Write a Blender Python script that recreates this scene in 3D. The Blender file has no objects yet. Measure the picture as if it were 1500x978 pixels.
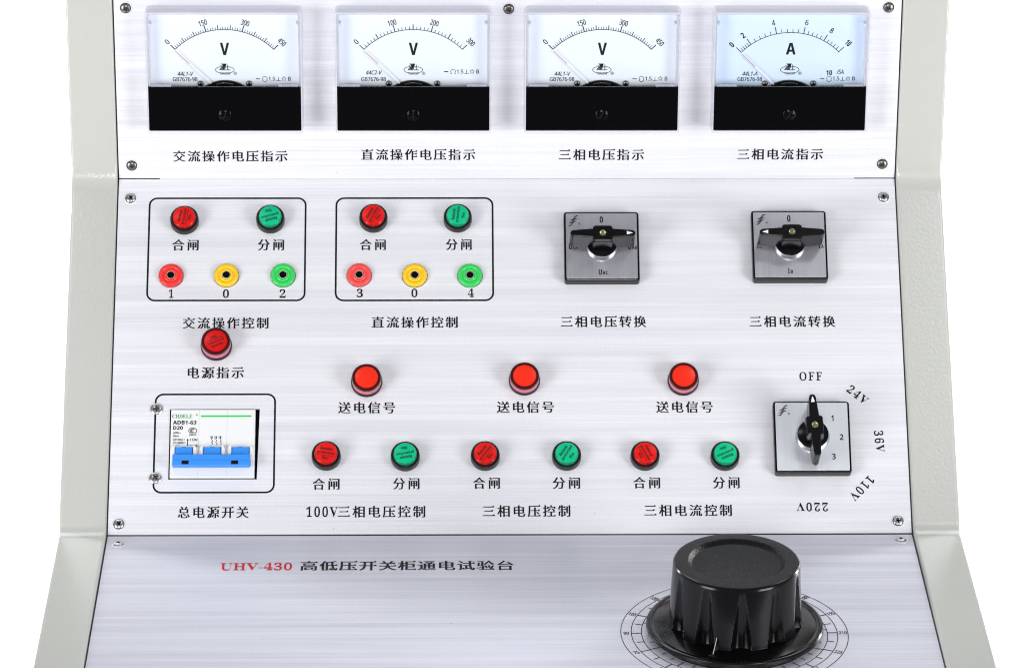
import bpy, bmesh, math, random
from mathutils import Matrix, Vector
from math import sin, cos, pi, radians, sqrt, atan2, hypot

random.seed(7)
scene = bpy.context.scene
C = scene.collection
MM = 0.001

# ------------------------------------------------------------------ camera
cam_d = bpy.data.cameras.new("camera")
cam = bpy.data.objects.new("camera", cam_d)
C.objects.link(cam)
scene.camera = cam
cam_d.sensor_width = 36.0
cam_d.lens = 36.0 * 5897.0 / 1500.0
cam_d.clip_start = 0.05
cam_d.clip_end = 60.0
PITCH, YAW, ROLL = radians(15.0), radians(1.07755), radians(0.19761)
fwd = Vector((sin(YAW) * cos(PITCH), cos(YAW) * cos(PITCH), -sin(PITCH)))
rgt = fwd.cross(Vector((0, 0, 1))).normalized()
upv = rgt.cross(fwd)
r2 = cos(ROLL) * rgt + sin(ROLL) * upv
u2 = -sin(ROLL) * rgt + cos(ROLL) * upv
M = Matrix((r2, u2, -fwd)).transposed().to_4x4()
M.translation = Vector((-44.277, -2382.126, 767.392)) * MM
cam.matrix_world = M

# ------------------------------------------------------------------ world, lamps, exposure
world = bpy.data.worlds.new("World")
scene.world = world
world.use_nodes = True
wbg = world.node_tree.nodes["Background"]
wbg.inputs[0].default_value = (0.93, 0.96, 1.0, 1)
wbg.inputs[1].default_value = 0.20


def area_lamp(name, loc, target, sx, sy, power, col=(1, 1, 1)):
    d = bpy.data.lights.new(name, 'AREA')
    d.shape = 'RECTANGLE'
    d.size, d.size_y = sx, sy
    d.energy = power
    d.color = col
    o = bpy.data.objects.new(name, d)
    C.objects.link(o)
    o.location = loc
    v = Vector(target) - Vector(loc)
    o.rotation_euler = v.to_track_quat('-Z', 'Y').to_euler()
    return o


TG = (0, 0.05, 0.1)
area_lamp("softbox_lamp", (-1.75, -1.5, 0.05), TG, 0.9, 1.3, 37)
area_lamp("softbox_lamp", (1.75, -1.5, 0.05), TG, 0.9, 1.3, 37)
area_lamp("overhead_lamp", (-0.75, -0.76, 1.9), TG, 0.3, 0.3, 2.4, (0.95, 0.97, 1.0))
area_lamp("overhead_lamp", (0.75, -0.76, 1.9), TG, 0.3, 0.3, 2.4, (0.95, 0.97, 1.0))
area_lamp("front_lamp", (0, -2.7, 0.6), (0, 0.05, 0.14), 0.7, 0.35, 15)
area_lamp("added_rear_fill", (0, 0.62, 1.6), (0, -0.12, 0), 2.4, 0.6, 16, (0.95, 0.97, 1.0))  # unseen fill added to brighten the sloping lower panel
area_lamp("added_backdrop_fill", (-1.3, 0.8, 0.45), (-0.6, 1.9, -0.6), 1.2, 0.5, 120)  # unseen pair added to push the backdrop to full white
area_lamp("added_backdrop_fill", (1.3, 0.8, 0.45), (0.6, 1.9, -0.6), 1.2, 0.5, 120)

scene.view_settings.view_transform = 'Standard'
scene.view_settings.look = 'None'
scene.view_settings.exposure = 0.0
scene.view_settings.gamma = 1.0
scene.view_settings.use_curve_mapping = False
scene.cycles.pixel_filter_type = 'BLACKMAN_HARRIS'
scene.cycles.filter_width = 1.1
scene.cycles.max_bounces = 8
scene.cycles.transparent_max_bounces = 12
scene.cycles.use_denoising = True
scene.cycles.denoising_input_passes = 'RGB_ALBEDO_NORMAL'
scene.cycles.denoising_prefilter = 'NONE'
scene.cycles.use_adaptive_sampling = False


# ------------------------------------------------------------------ materials
def mat(name, col, rough=0.5, metal=0.0, spec=0.5, coat=0.0, rough_noise=0.0, col_noise=0.0, noise_scale=200.0, bump=0.0, bdist=0.0004):
    m = bpy.data.materials.new(name)
    m.use_nodes = True
    nt = m.node_tree
    p = nt.nodes["Principled BSDF"]
    p.inputs["Base Color"].default_value = (*col, 1)
    p.inputs["Roughness"].default_value = rough
    p.inputs["Metallic"].default_value = metal
    p.inputs["Specular IOR Level"].default_value = spec
    p.inputs["Coat Weight"].default_value = coat
    if rough_noise or col_noise or bump:
        tc = nt.nodes.new("ShaderNodeTexCoord")
        nz = nt.nodes.new("ShaderNodeTexNoise")
        nz.inputs["Scale"].default_value = noise_scale
        nz.inputs["Detail"].default_value = 4
        nt.links.new(tc.outputs["Object"], nz.inputs["Vector"])
        if rough_noise:
            mr = nt.nodes.new("ShaderNodeMapRange")
            mr.inputs[3].default_value = rough - rough_noise
            mr.inputs[4].default_value = rough + rough_noise
            nt.links.new(nz.outputs["Fac"], mr.inputs[0])
            nt.links.new(mr.outputs[0], p.inputs["Roughness"])
        if col_noise:
            mx = nt.nodes.new("ShaderNodeMixRGB")
            mx.inputs[1].default_value = (*[c * (1 - col_noise) for c in col], 1)
            mx.inputs[2].default_value = (*[min(1, c * (1 + col_noise)) for c in col], 1)
            nt.links.new(nz.outputs["Fac"], mx.inputs[0])
            nt.links.new(mx.outputs[0], p.inputs["Base Color"])
        if bump:
            bp = nt.nodes.new("ShaderNodeBump")
            bp.inputs["Strength"].default_value = bump
            bp.inputs["Distance"].default_value = bdist
            nt.links.new(nz.outputs["Fac"], bp.inputs["Height"])
            nt.links.new(bp.outputs[0], p.inputs["Normal"])
    return m


def brushed(name, dark, light, rough, metal, streak, grain=0.5, along_x=True, specks=True):
    """brushed sheet metal: long streaks along one axis, fine grain, a few dark specks"""
    m = bpy.data.materials.new(name)
    m.use_nodes = True
    nt = m.node_tree
    L = nt.links.new
    p = nt.nodes["Principled BSDF"]
    tc = nt.nodes.new("ShaderNodeTexCoord")

    def noise(sl, sc, detail, rgh=0.6):
        mp = nt.nodes.new("ShaderNodeMapping")
        mp.inputs["Scale"].default_value = (sl, sc, 1) if along_x else (sc, sl, 1)
        n = nt.nodes.new("ShaderNodeTexNoise")
        n.inputs["Scale"].default_value = 1.0
        n.inputs["Detail"].default_value = detail
        n.inputs["Roughness"].default_value = rgh
        L(tc.outputs["Object"], mp.inputs["Vector"])
        L(mp.outputs[0], n.inputs["Vector"])
        return n

    n1 = noise(2.6, 120.0, 3)          # broad bands
    n2 = noise(6.0, 900.0, 3, 0.7)     # fine streaks
    n3 = noise(700.0, 1500.0, 2)       # grain

    def math_(op, a, b):
        k = nt.nodes.new("ShaderNodeMath")
        k.operation = op
        for i, v in enumerate((a, b)):
            if hasattr(v, "links"):
                L(v, k.inputs[i])
            else:
                k.inputs[i].default_value = v
        return k.outputs[0]

    s = math_('ADD', math_('MULTIPLY', n1.outputs["Fac"], 0.42), math_('MULTIPLY', n2.outputs["Fac"], 0.58 - 0.45 * grain))
    s = math_('ADD', s, math_('MULTIPLY', n3.outputs["Fac"], 0.45 * grain))
    n4 = noise(7.0, 9.0, 2)            # areas brushed harder or softer
    s = math_('SUBTRACT', s, 0.5)
    s = math_('MULTIPLY', s, math_('ADD', math_('MULTIPLY', n4.outputs["Fac"], 1.3), 0.35))
    s = math_('ADD', s, 0.5)
    mr = nt.nodes.new("ShaderNodeMapRange")
    mr.inputs[1].default_value = 0.5 - 0.5 * streak
    mr.inputs[2].default_value = 0.5 + 0.5 * streak
    L(s, mr.inputs[0])
    mx = nt.nodes.new("ShaderNodeMixRGB")
    mx.inputs[1].default_value = (*dark, 1)
    mx.inputs[2].default_value = (*light, 1)
    L(mr.outputs[0], mx.inputs[0])
    out = mx.outputs[0]
    if specks:
        vo = nt.nodes.new("ShaderNodeTexVoronoi")
        vo.inputs["Scale"].default_value = 55.0
        vo.inputs["Randomness"].default_value = 1.0
        L(tc.outputs["Object"], vo.inputs["Vector"])
        sz = nt.nodes.new("ShaderNodeSeparateColor")
        L(vo.outputs["Color"], sz.inputs[0])
        lim = math_('MULTIPLY', math_('POWER', sz.outputs[0], 2.0), 0.042)
        hit = math_('LESS_THAN', vo.outputs["Distance"], lim)
        hit = math_('MULTIPLY', hit, math_('MULTIPLY', sz.outputs[1], 0.75))
        m2 = nt.nodes.new("ShaderNodeMixRGB")
        L(hit, m2.inputs[0])
        L(out, m2.inputs[1])
        m2.inputs[2].default_value = (0.12, 0.11, 0.10, 1)
        out = m2.outputs[0]
    L(out, p.inputs["Base Color"])
    p.inputs["Metallic"].default_value = metal
    rr = nt.nodes.new("ShaderNodeMapRange")
    rr.inputs[3].default_value = rough - 0.07
    rr.inputs[4].default_value = rough + 0.07
    L(n2.outputs["Fac"], rr.inputs[0])
    L(rr.outputs[0], p.inputs["Roughness"])
    bp = nt.nodes.new("ShaderNodeBump")
    bp.inputs["Strength"].default_value = 0.12
    bp.inputs["Distance"].default_value = 0.0002
    L(n2.outputs["Fac"], bp.inputs["Height"])
    L(bp.outputs[0], p.inputs["Normal"])
    return m


def clear_plastic(name, tint, body, body_fac, rough=0.08):
    """see-through acrylic: part transparent, part milky body, Fresnel gloss on top"""
    m = bpy.data.materials.new(name)
    m.use_nodes = True
    nt = m.node_tree
    L = nt.links.new
    nt.nodes.remove(nt.nodes["Principled BSDF"])
    out = nt.nodes["Material Output"]
    tr = nt.nodes.new("ShaderNodeBsdfTransparent")
    tr.inputs[0].default_value = (*tint, 1)
    df = nt.nodes.new("ShaderNodeBsdfDiffuse")
    df.inputs[0].default_value = (*body, 1)
    gl = nt.nodes.new("ShaderNodeBsdfGlossy")
    gl.inputs["Roughness"].default_value = rough
    lw = nt.nodes.new("ShaderNodeLayerWeight")
    lw.inputs[0].default_value = 0.5
    pw = nt.nodes.new("ShaderNodeMath")
    pw.operation = 'POWER'
    L(lw.outputs["Facing"], pw.inputs[0])
    pw.inputs[1].default_value = 5.0
    fr = nt.nodes.new("ShaderNodeMapRange")
    fr.inputs[3].default_value = 0.007
    fr.inputs[4].default_value = 0.6
    L(pw.outputs[0], fr.inputs[0])
    a = nt.nodes.new("ShaderNodeMixShader")
    a.inputs[0].default_value = body_fac
    L(tr.outputs[0], a.inputs[1])
    L(df.outputs[0], a.inputs[2])
    b = nt.nodes.new("ShaderNodeMixShader")
    L(fr.outputs[0], b.inputs[0])
    L(a.outputs[0], b.inputs[1])
    L(gl.outputs[0], b.inputs[2])
    L(b.outputs[0], out.inputs[0])
    return m


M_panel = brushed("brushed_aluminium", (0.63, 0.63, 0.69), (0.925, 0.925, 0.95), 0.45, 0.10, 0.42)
M_low = brushed("brushed_aluminium_shaded", (0.44, 0.44, 0.515), (0.735, 0.74, 0.805), 0.40, 0.12, 0.42)  # same sheet metal; the slope's duller, bluer light is painted into its colour
M_frame = mat("grey_enamel", (0.53, 0.533, 0.498), 0.17, 0, 0.8, bump=0.27, noise_scale=560, col_noise=0.02)
M_dark = mat("painted_cavity_shade", (0.006, 0.006, 0.006), 0.8, 0, 0.1)  # near-black colour standing in for shade in gaps, holes and recesses
M_ink = mat("black_ink", (0.008, 0.008, 0.009), 0.6, 0, 0.2)
M_inkgrey = mat("worn_ink", (0.05, 0.05, 0.05), 0.6, 0, 0.2)
M_redink = mat("red_ink", (0.58, 0.006, 0.010), 0.55, 0, 0.2)
M_back = mat("white_backdrop_paper", (0.9, 0.9, 0.9), 0.9, 0, 0.1)
M_black = mat("black_plastic", (0.003, 0.003, 0.0035), 0.2, 0, 0.28, rough_noise=0.05, noise_scale=900)
M_blackgloss = mat("black_gloss", (0.002, 0.002, 0.0025), 0.12, 0, 0.12, rough_noise=0.04, noise_scale=300)
M_bezel = mat("black_bezel", (0.006, 0.006, 0.007), 0.3, 0, 0.4)
M_knob = mat("black_phenolic", (0.0025, 0.0025, 0.003), 0.18, 0, 0.38, rough_noise=0.05, noise_scale=500)
M_knobtop = mat("black_grained_phenolic", (0.005, 0.005, 0.0055), 0.3, 0, 0.17, rough_noise=0.08, noise_scale=900, bump=0.8, bdist=0.0005)
M_steel = mat("bright_screw_steel", (0.52, 0.52, 0.53), 0.3, 1.0, 0.5, rough_noise=0.1, noise_scale=900)
M_dsteel = mat("darkened_screw_steel", (0.20, 0.195, 0.19), 0.3, 1.0, 0.5, rough_noise=0.14, col_noise=0.4, noise_scale=1400)
M_chrome = mat("chrome", (0.55, 0.55, 0.58), 0.16, 1.0)
M_sleeve = mat("dull_contact_metal", (0.52, 0.50, 0.46), 0.5, 0.4, 0.4)
M_plate = brushed("satin_switch_plate", (0.46, 0.46, 0.50), (0.66, 0.66, 0.71), 0.34, 0.75, 0.5, along_x=False, specks=False)
M_plateb = brushed("lit_switch_plate", (0.78, 0.80, 0.86), (0.92, 0.94, 0.98), 0.36, 0.6, 0.5, along_x=False, specks=False)  # same plate metal, with its stronger reflection painted in as a lighter colour
M_dial = mat("dial_paper", (0.745, 0.795, 0.865), 0.6, 0, 0.2)
M_dialblue = mat("dial_paper_blue", (0.62, 0.735, 0.89), 0.6, 0, 0.2)
M_acryl = clear_plastic("clear_acrylic_wall", (0.93, 0.93, 0.98), (0.93, 0.93, 0.98), 0.42, 0.1)
M_pane = clear_plastic("clear_acrylic_pane", (0.995, 0.997, 1.0), (0.9, 0.9, 0.95), 0.0, 0.03)
M_white = mat("white_paint", (0.85, 0.85, 0.85), 0.5)
M_needle = mat("needle_white", (0.80, 0.78, 0.76), 0.5)
M_needlered = mat("needle_red", (0.56, 0.22, 0.23), 0.5)
M_redface = mat("red_button_face", (0.76, 0.008, 0.006), 0.3, 0, 0.22)
M_redskirt = mat("red_button_skirt", (0.30, 0.002, 0.004), 0.15, 0, 0.5)
M_greenface = mat("green_button_face", (0.002, 0.50, 0.225), 0.3, 0, 0.22)
M_greenskirt = mat("green_button_skirt", (0.002, 0.22, 0.10), 0.15, 0, 0.5)
M_redtext = mat("dark_red_film_text", (0.06, 0.001, 0.002), 0.5)
M_greentext = mat("dark_green_film_text", (0.002, 0.05, 0.03), 0.5)
M_lampface = mat("orange_red_lamp_disc", (0.87, 0.026, 0.008), 0.26, 0, 0.35)
M_lampface2 = mat("red_lamp_disc", (0.66, 0.005, 0.005), 0.3, 0, 0.25)
M_lamprim = mat("deep_red_lens_rim", (0.055, 0.002, 0.004), 0.12, 0, 0.5)
M_lampband = mat("pink_lens_band", (0.60, 0.14, 0.20), 0.14, 0, 0.5)
M_jr = mat("red_socket_plastic", (0.86, 0.035, 0.028), 0.3, 0, 0.45)
M_jr2 = mat("coral_socket_plastic", (0.88, 0.075, 0.068), 0.3, 0, 0.45)
M_jy = mat("yellow_socket_plastic", (0.90, 0.56, 0.012), 0.3, 0, 0.45)
M_jg = mat("green_socket_plastic", (0.035, 0.62, 0.11), 0.3, 0, 0.45)
M_cb = mat("white_breaker_plastic", (0.82, 0.82, 0.825), 0.4, 0, 0.4)
M_cbline = mat("breaker_joint_grey", (0.60, 0.60, 0.61), 0.5)
M_blue = mat("blue_lever_plastic", (0.035, 0.27, 0.83), 0.36, 0, 0.4)
M_green = mat("green_print", (0.01, 0.62, 0.06), 0.5)
M_dgreen = mat("deep_green_print", (0.005, 0.32, 0.07), 0.5)
M_brass = mat("plated_screw", (0.62, 0.66, 0.36), 0.25, 1.0, rough_noise=0.12, noise_scale=2500)
M_rust = mat("rusty_recess", (0.10, 0.055, 0.035), 0.6)


# ------------------------------------------------------------------ mesh helper (millimetres)
class MB:
    def __init__(self):
        self.v, self.f, self.m, self.s = [], [], [], []
        self.mats = []

    def mi(self, m):
        if m not in self.mats:
            self.mats.append(m)
        return self.mats.index(m)

    def add(self, verts, faces, m, smooth=False, T=None):
        b = len(self.v)
        for p in verts:
            p = Vector(p)
            self.v.append(T @ p if T else p)
        k = self.mi(m)
        for f in faces:
            self.f.append([b + i for i in f])
            self.m.append(k)
            self.s.append(smooth)

    def lathe(self, prof, m, seg=48, c=(0, 0), smooth=True, T=None, rfun=None):
        vs, fs = [], []
        n = len(prof)
        for i in range(seg):
            a = 2 * pi * i / seg
            for j, (r, z) in enumerate(prof):
                rr = rfun(r, z, a, j) if rfun else r
                vs.append((c[0] + rr * cos(a), c[1] + rr * sin(a), z))
        for i in range(seg):
            i2 = (i + 1) % seg
            for j in range(n - 1):
                a, b, c2, d = i * n + j, i2 * n + j, i2 * n + j + 1, i * n + j + 1
                if prof[j][0] < 1e-6:
                    fs.append((a, c2, d))
                elif prof[j + 1][0] < 1e-6:
                    fs.append((a, b, d))
                else:
                    fs.append((a, b, c2, d))
        self.add(vs, fs, m, smooth, T)

    def prism(self, outline, z0, z1, m, ch=0.0, chb=0.0, T=None, smooth=False):
        """extruded convex-ish outline (counter-clockwise) with chamfered top and bottom edge"""
        n = len(outline)

        def inset(d):
            if d == 0:
                return list(outline)
            res = []
            for i in range(n):
                p0, p1, p2 = (Vector(outline[(i + k) % n]).to_2d() for k in (-1, 0, 1))
                e1, e2 = (p1 - p0).normalized(), (p2 - p1).normalized()
                n1, n2 = Vector((-e1.y, e1.x)), Vector((-e2.y, e2.x))
                b = n1 + n2
                k = b.length_squared
                b = b * (2 / k) if k > 0.2 else n1
                res.append(tuple(p1 + b * d))
            return res

        rings = []
        if chb:
            rings.append((inset(chb), z0))
            rings.append((outline, z0 + chb))
        else:
            rings.append((outline, z0))
        if ch:
            rings.append((outline, z1 - ch))
            rings.append((inset(ch * 0.35), z1 - ch * 0.3))
            rings.append((inset(ch), z1))
        else:
            rings.append((outline, z1))
        vs, fs = [], []
        for o, z in rings:
            vs += [(x, y, z) for x, y in o]
        for k in range(len(rings) - 1):
            for i in range(n):
                j = (i + 1) % n
                fs.append((k * n + i, k * n + j, (k + 1) * n + j, (k + 1) * n + i))
        fs.append(tuple(reversed(range(n))))
        t = (len(rings) - 1) * n
        fs.append(tuple(t + i for i in range(n)))
        self.add(vs, fs, m, smooth, T)

    def box(self, x0, x1, y0, y1, z0, z1, m, ch=0.0, T=None):
        self.prism([(x0, y0), (x1, y0), (x1, y1), (x0, y1)], z0, z1, m, ch, T=T)

    def flat(self, outline, z, m, T=None):
        self.add([(x, y, z) for x, y in outline], [tuple(range(len(outline)))], m, False, T)

    def strip(self, pts, w, z, m, closed=False, T=None):
        """flat printed line of width w along pts"""
        n = len(pts)
        vs, fs = [], []
        for i in range(n):
            p = Vector(pts[i])
            a = Vector(pts[i - 1]) if (i > 0 or closed) else None
            b = Vector(pts[(i + 1) % n]) if (i < n - 1 or closed) else None
            if a is None:
                d = (b - p).normalized()
            elif b is None:
                d = (p - a).normalized()
            else:
                d = ((p - a).normalized() + (b - p).normalized()).normalized()
            nn = Vector((-d.y, d.x)) * w / 2
            if a is not None and b is not None:
                c = max(0.4, abs(nn.normalized().dot(Vector((-(b - p).normalized().y, (b - p).normalized().x)))))
                nn /= c
            vs += [(*(p - nn), z), (*(p + nn), z)]
        for i in range(n if closed else n - 1):
            j = (i + 1) % n
            fs.append((2 * i, 2 * j, 2 * j + 1, 2 * i + 1))
        self.add(vs, fs, m, False, T)

    def build(self, name, parent=None, mw=None, sharp=40):
        me = bpy.data.meshes.new(name)
        me.from_pydata([tuple(p * MM) for p in self.v], [], self.f)
        for m in self.mats:
            me.materials.append(m)
        me.polygons.foreach_set("material_index", self.m)
        me.polygons.foreach_set("use_smooth", self.s)
        me.update()
        if any(self.s):
            me.set_sharp_from_angle(angle=radians(sharp))
        o = bpy.data.objects.new(name, me)
        C.objects.link(o)
        if parent is not None:
            o.parent = parent
        if mw is not None:
            o.matrix_local = mw
        return o


def rrect(x0, x1, y0, y1, r, seg=5):
    pts = []
    for cx, cy, a0 in ((x1 - r, y0 + r, -90), (x1 - r, y1 - r, 0), (x0 + r, y1 - r, 90), (x0 + r, y0 + r, 180)):
        for k in range(seg + 1):
            a = radians(a0 + 90 * k / seg)
            pts.append((cx + r * cos(a), cy + r * sin(a)))
    return pts


# ------------------------------------------------------------------ lettering
GLY = {}


def to_serif(s):      # serif numerals and capitals of the built-in font's maths block
    r = ""
    for ch in s:
        if ch.isdigit():
            r += chr(0x1D7CE + int(ch))
        elif 'A' <= ch <= 'Z':
            r += chr(0x1D400 + ord(ch) - 65)
        elif 'a' <= ch <= 'z':
            r += chr(0x1D41A + ord(ch) - 97)
        else:
            r += ch
    return r


def to_sans(s, bold=False):
    r = ""
    for ch in s:
        if ch.isdigit():
            r += chr((0x1D7EC if bold else 0x1D7E2) + int(ch))
        elif 'A' <= ch <= 'Z':
            r += chr((0x1D5D4 if bold else 0x1D5A0) + ord(ch) - 65)
        elif 'a' <= ch <= 'z':
            r += chr((0x1D5EE if bold else 0x1D5BA) + ord(ch) - 97)
        else:
            r += ch
    return r


def outlines(s, spacing):
    cu = bpy.data.curves.new("lettering", 'FONT')
    cu.body = s
    cu.size = 1.0
    cu.space_character = spacing
    cu.resolution_u = 3
    ob = bpy.data.objects.new("lettering", cu)
    C.objects.link(ob)
    dg = bpy.context.evaluated_depsgraph_get()
    cv = ob.evaluated_get(dg).to_curve(dg)
    polys = []
    for sp in cv.splines:
        pts = []
        if sp.type == 'BEZIER':
            bp = sp.bezier_points
            n = len(bp)
            for i in range(n):
                a, b = bp[i], bp[(i + 1) % n]
                p0, p1, p2, p3 = a.co.to_2d(), a.handle_right.to_2d(), b.handle_left.to_2d(), b.co.to_2d()
                straight = abs((p1 - p0).cross(p3 - p0)) + abs((p2 - p0).cross(p3 - p0)) < 1e-5
                for k in range(1 if straight else 4):
                    t = k / 4
                    pts.append(p0 * (1 - t) ** 3 + p1 * 3 * t * (1 - t) ** 2 + p2 * 3 * t * t * (1 - t) + p3 * t ** 3)
        else:
            pts = [p.co.to_2d() for p in sp.points]
        q = []
        for p in pts:
            if not q or (p - q[-1]).length > 1e-4:
                q.append(p)
        if len(q) > 2 and (q[0] - q[-1]).length < 1e-4:
            q.pop()
        if len(q) > 2:
            polys.append(q)
    ob.to_curve_clear()
    bpy.data.objects.remove(ob)
    bpy.data.curves.remove(cu)
    return polys


def parea(p):
    return 0.5 * sum(p[i - 1].cross(p[i]) for i in range(len(p)))


def lettering(s, style="song", spacing=1.0):
    """triangulated outline of a string, normalised to the unit square (x, y in 0..1)"""
    key = (s, style, spacing)
    if key in GLY:
        return GLY[key]
    body = s
    ex = ey = 0.0
    serif = False
    if style == "song":
        ex, ey, serif = 0.014, -0.004, True
    elif style == "serif":
        body = to_serif(s)
        ex, ey = -0.012, 0.016
    elif style == "serifbold":
        body = to_serif(s)
    elif style == "serifwide":
        body = to_serif(s)
        ex, ey = -0.016, 0.020
    elif style == "sans":
        body = to_sans(s)
        ex = ey = 0.0
    elif style == "logo":
        ex = ey = 0.0
    elif style == "sansbold":
        body = to_sans(s, True)
    elif style == "symbol":
        ex = ey = 0.01
    polys = outlines(body, spacing)
    sgn = 1 if parea(max(polys, key=lambda p: abs(parea(p)))) > 0 else -1
    tris = []
    new = []
    for p in polys:
        n = len(p)
        res = []
        for i in range(n):
            e1 = (p[i] - p[i - 1]).normalized()
            e2 = (p[(i + 1) % n] - p[i]).normalized()
            n1, n2 = Vector((e1.y, -e1.x)) * sgn, Vector((e2.y, -e2.x)) * sgn
            b = n1 + n2
            if b.length_squared > 0.25:
                b = b * (2 / b.length_squared)
            else:
                b = n1
            res.append(p[i] + Vector((b.x * ex, b.y * ey)))
        if serif:     # small wedge on the right end of thin horizontal strokes
            for i in range(n):
                a, c = p[i], p[(i + 1) % n]
                d = c - a
                if abs(d.x) < 0.004 and 0.04 < abs(d.y) < 0.105 and d.y * sgn > 0:
                    top = res[(i + 1) % n] if sgn > 0 else res[i]
                    nxt = p[(i + 2) % n] if sgn > 0 else p[i - 1]
                    prv = p[i - 1] if sgn > 0 else p[(i + 2) % n]
                    base = c if sgn > 0 else a
                    if abs(nxt.y - base.y) < 0.01 and base.x - nxt.x > 0.14 and abs(prv.x - base.x) > 0.1:
                        tris.append([(top.x - 0.135, top.y), (top.x, top.y), (top.x - 0.03, top.y + 0.075)])
        new.append(res)
    cu = bpy.data.curves.new("lettering", 'CURVE')
    cu.dimensions = '2D'
    cu.fill_mode = 'FRONT'
    for res in new:
        sp = cu.splines.new('POLY')
        sp.points.add(len(res) - 1)
        for k, q in enumerate(res):
            sp.points[k].co = (q.x, q.y, 0, 1)
        sp.use_cyclic_u = True
    ob = bpy.data.objects.new("lettering", cu)
    C.objects.link(ob)
    dg = bpy.context.evaluated_depsgraph_get()
    me = ob.evaluated_get(dg).to_mesh()
    vs = [v.co.to_2d().to_tuple() for v in me.vertices]
    fs = [tuple(f.vertices) for f in me.polygons]
    ob.evaluated_get(dg).to_mesh_clear()
    bpy.data.objects.remove(ob)
    bpy.data.curves.remove(cu)
    x0, x1 = min(v[0] for v in vs), max(v[0] for v in vs)
    y0, y1 = min(v[1] for v in vs), max(v[1] for v in vs)
    for t in tris:
        b = len(vs)
        vs += t
        fs.append((b, b + 1, b + 2))
    out = ([((x - x0) / (x1 - x0), (y - y0) / (y1 - y0)) for x, y in vs], fs, (x1 - x0) / (y1 - y0))
    # wind every face upwards
    fx = []
    for f in out[1]:
        a, b, c = (Vector(out[0][i]) for i in f[:3])
        fx.append(f if (b - a).cross(c - a) > 0 else tuple(reversed(f)))
    GLY[key] = (out[0], fx, out[2])
    return GLY[key]


def put(mb, s, cx, cy, w, h, m, z=0.12, style="song", spacing=1.0, rot=0.0, slant=0.0):
    """print string s into the box w x h (mm) centred on cx, cy"""
    vs, fs, asp = lettering(s, style, spacing)
    if w is None:
        w = h * asp
    if h is None:
        h = w / asp
    ca, sa = cos(radians(rot)), sin(radians(rot))
    pts = []
    for x, y in vs:
        X, Y = (x - 0.5) * w + (y - 0.5) * h * slant, (y - 0.5) * h
        pts.append((cx + X * ca - Y * sa, cy + X * sa + Y * ca, z))
    mb.add(pts, fs, m)
    # heavier strokes: further strikes a hair to the side
    strikes = {"song": [(0.024, 0)], "sans": [(0.05, 0.0), (0.025, 0.03)], "sansbold": [(0.03, 0.0)], "logo": [(0.05, 0.0), (0.0, 0.05), (0.05, 0.05)]}.get(style, [])
    for k, (dx, dy) in enumerate(strikes):
        dx, dy = dx * h, dy * h
        mb.add([(x + dx * ca - dy * sa, y + dx * sa + dy * ca, zz + 0.012 * (k + 1)) for x, y, zz in pts], fs, m)


# ------------------------------------------------------------------ naming helpers
def tag(o, label=None, cat=None, group=None, kind=None):
    if label:
        o["label"] = label
    if cat:
        o["category"] = cat
    if group:
        o["group"] = group
    if kind:
        o["kind"] = kind
    return o


def copy_tree(o, parent):
    c = o.copy()
    C.objects.link(c)
    c.parent = parent
    for ch in list(o.children):
        d = ch.copy()
        C.objects.link(d)
        d.parent = c
    return c


# ------------------------------------------------------------------ backdrop (studio paper sweep)
bd = MB()
prof = [(-900, -760), (900, -760)] + [(900 + 1300 * sin(radians(a)), 540 - 1300 * cos(radians(a))) for a in range(10, 91, 10)] + [(2200, 760)]
vs = [(x, y, z) for y, z in prof for x in (-3600, 3600)]
fs = [(2 * i, 2 * i + 1, 2 * i + 3, 2 * i + 2) for i in range(len(prof) - 1)]
bd.add(vs, fs, M_back, True)
tag(bd.build("backdrop"), "plain white paper backdrop behind the control desk", None, None, "structure")

# ------------------------------------------------------------------ the control desk
desk = bpy.data.objects.new("control_desk", None)
C.objects.link(desk)
desk.location = (0, 0, -0.75)
tag(desk, "grey electrical test control desk with brushed metal panels, meters, buttons and a big black knob", "control desk")
TO_DESK = Matrix.Translation((0, 0, 0.75))

A_UP, A_MID, A_LOW = radians(96.4414), radians(52.4238), radians(8.1788)
S1 = Vector((0, 148.167, 192.564))
S2 = Vector((0, 0, 0))


def frame_of(org, a):
    X, V = Vector((1, 0, 0)), Vector((0, cos(a), sin(a)))
    N = Vector((0, -sin(a), cos(a)))
    m = Matrix((X, V, N)).transposed().to_4x4()
    m.translation = org * MM
    return TO_DESK @ m


F_UP, F_MID, F_LOW = frame_of(S1, A_UP), frame_of(S2, A_MID), frame_of(S2, A_LOW)


def on(F, u, v, h=0.0, rot=0.0):
    return F @ Matrix.Translation((u * MM, v * MM, h * MM)) @ Matrix.Rotation(radians(rot), 4, 'Z')


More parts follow.
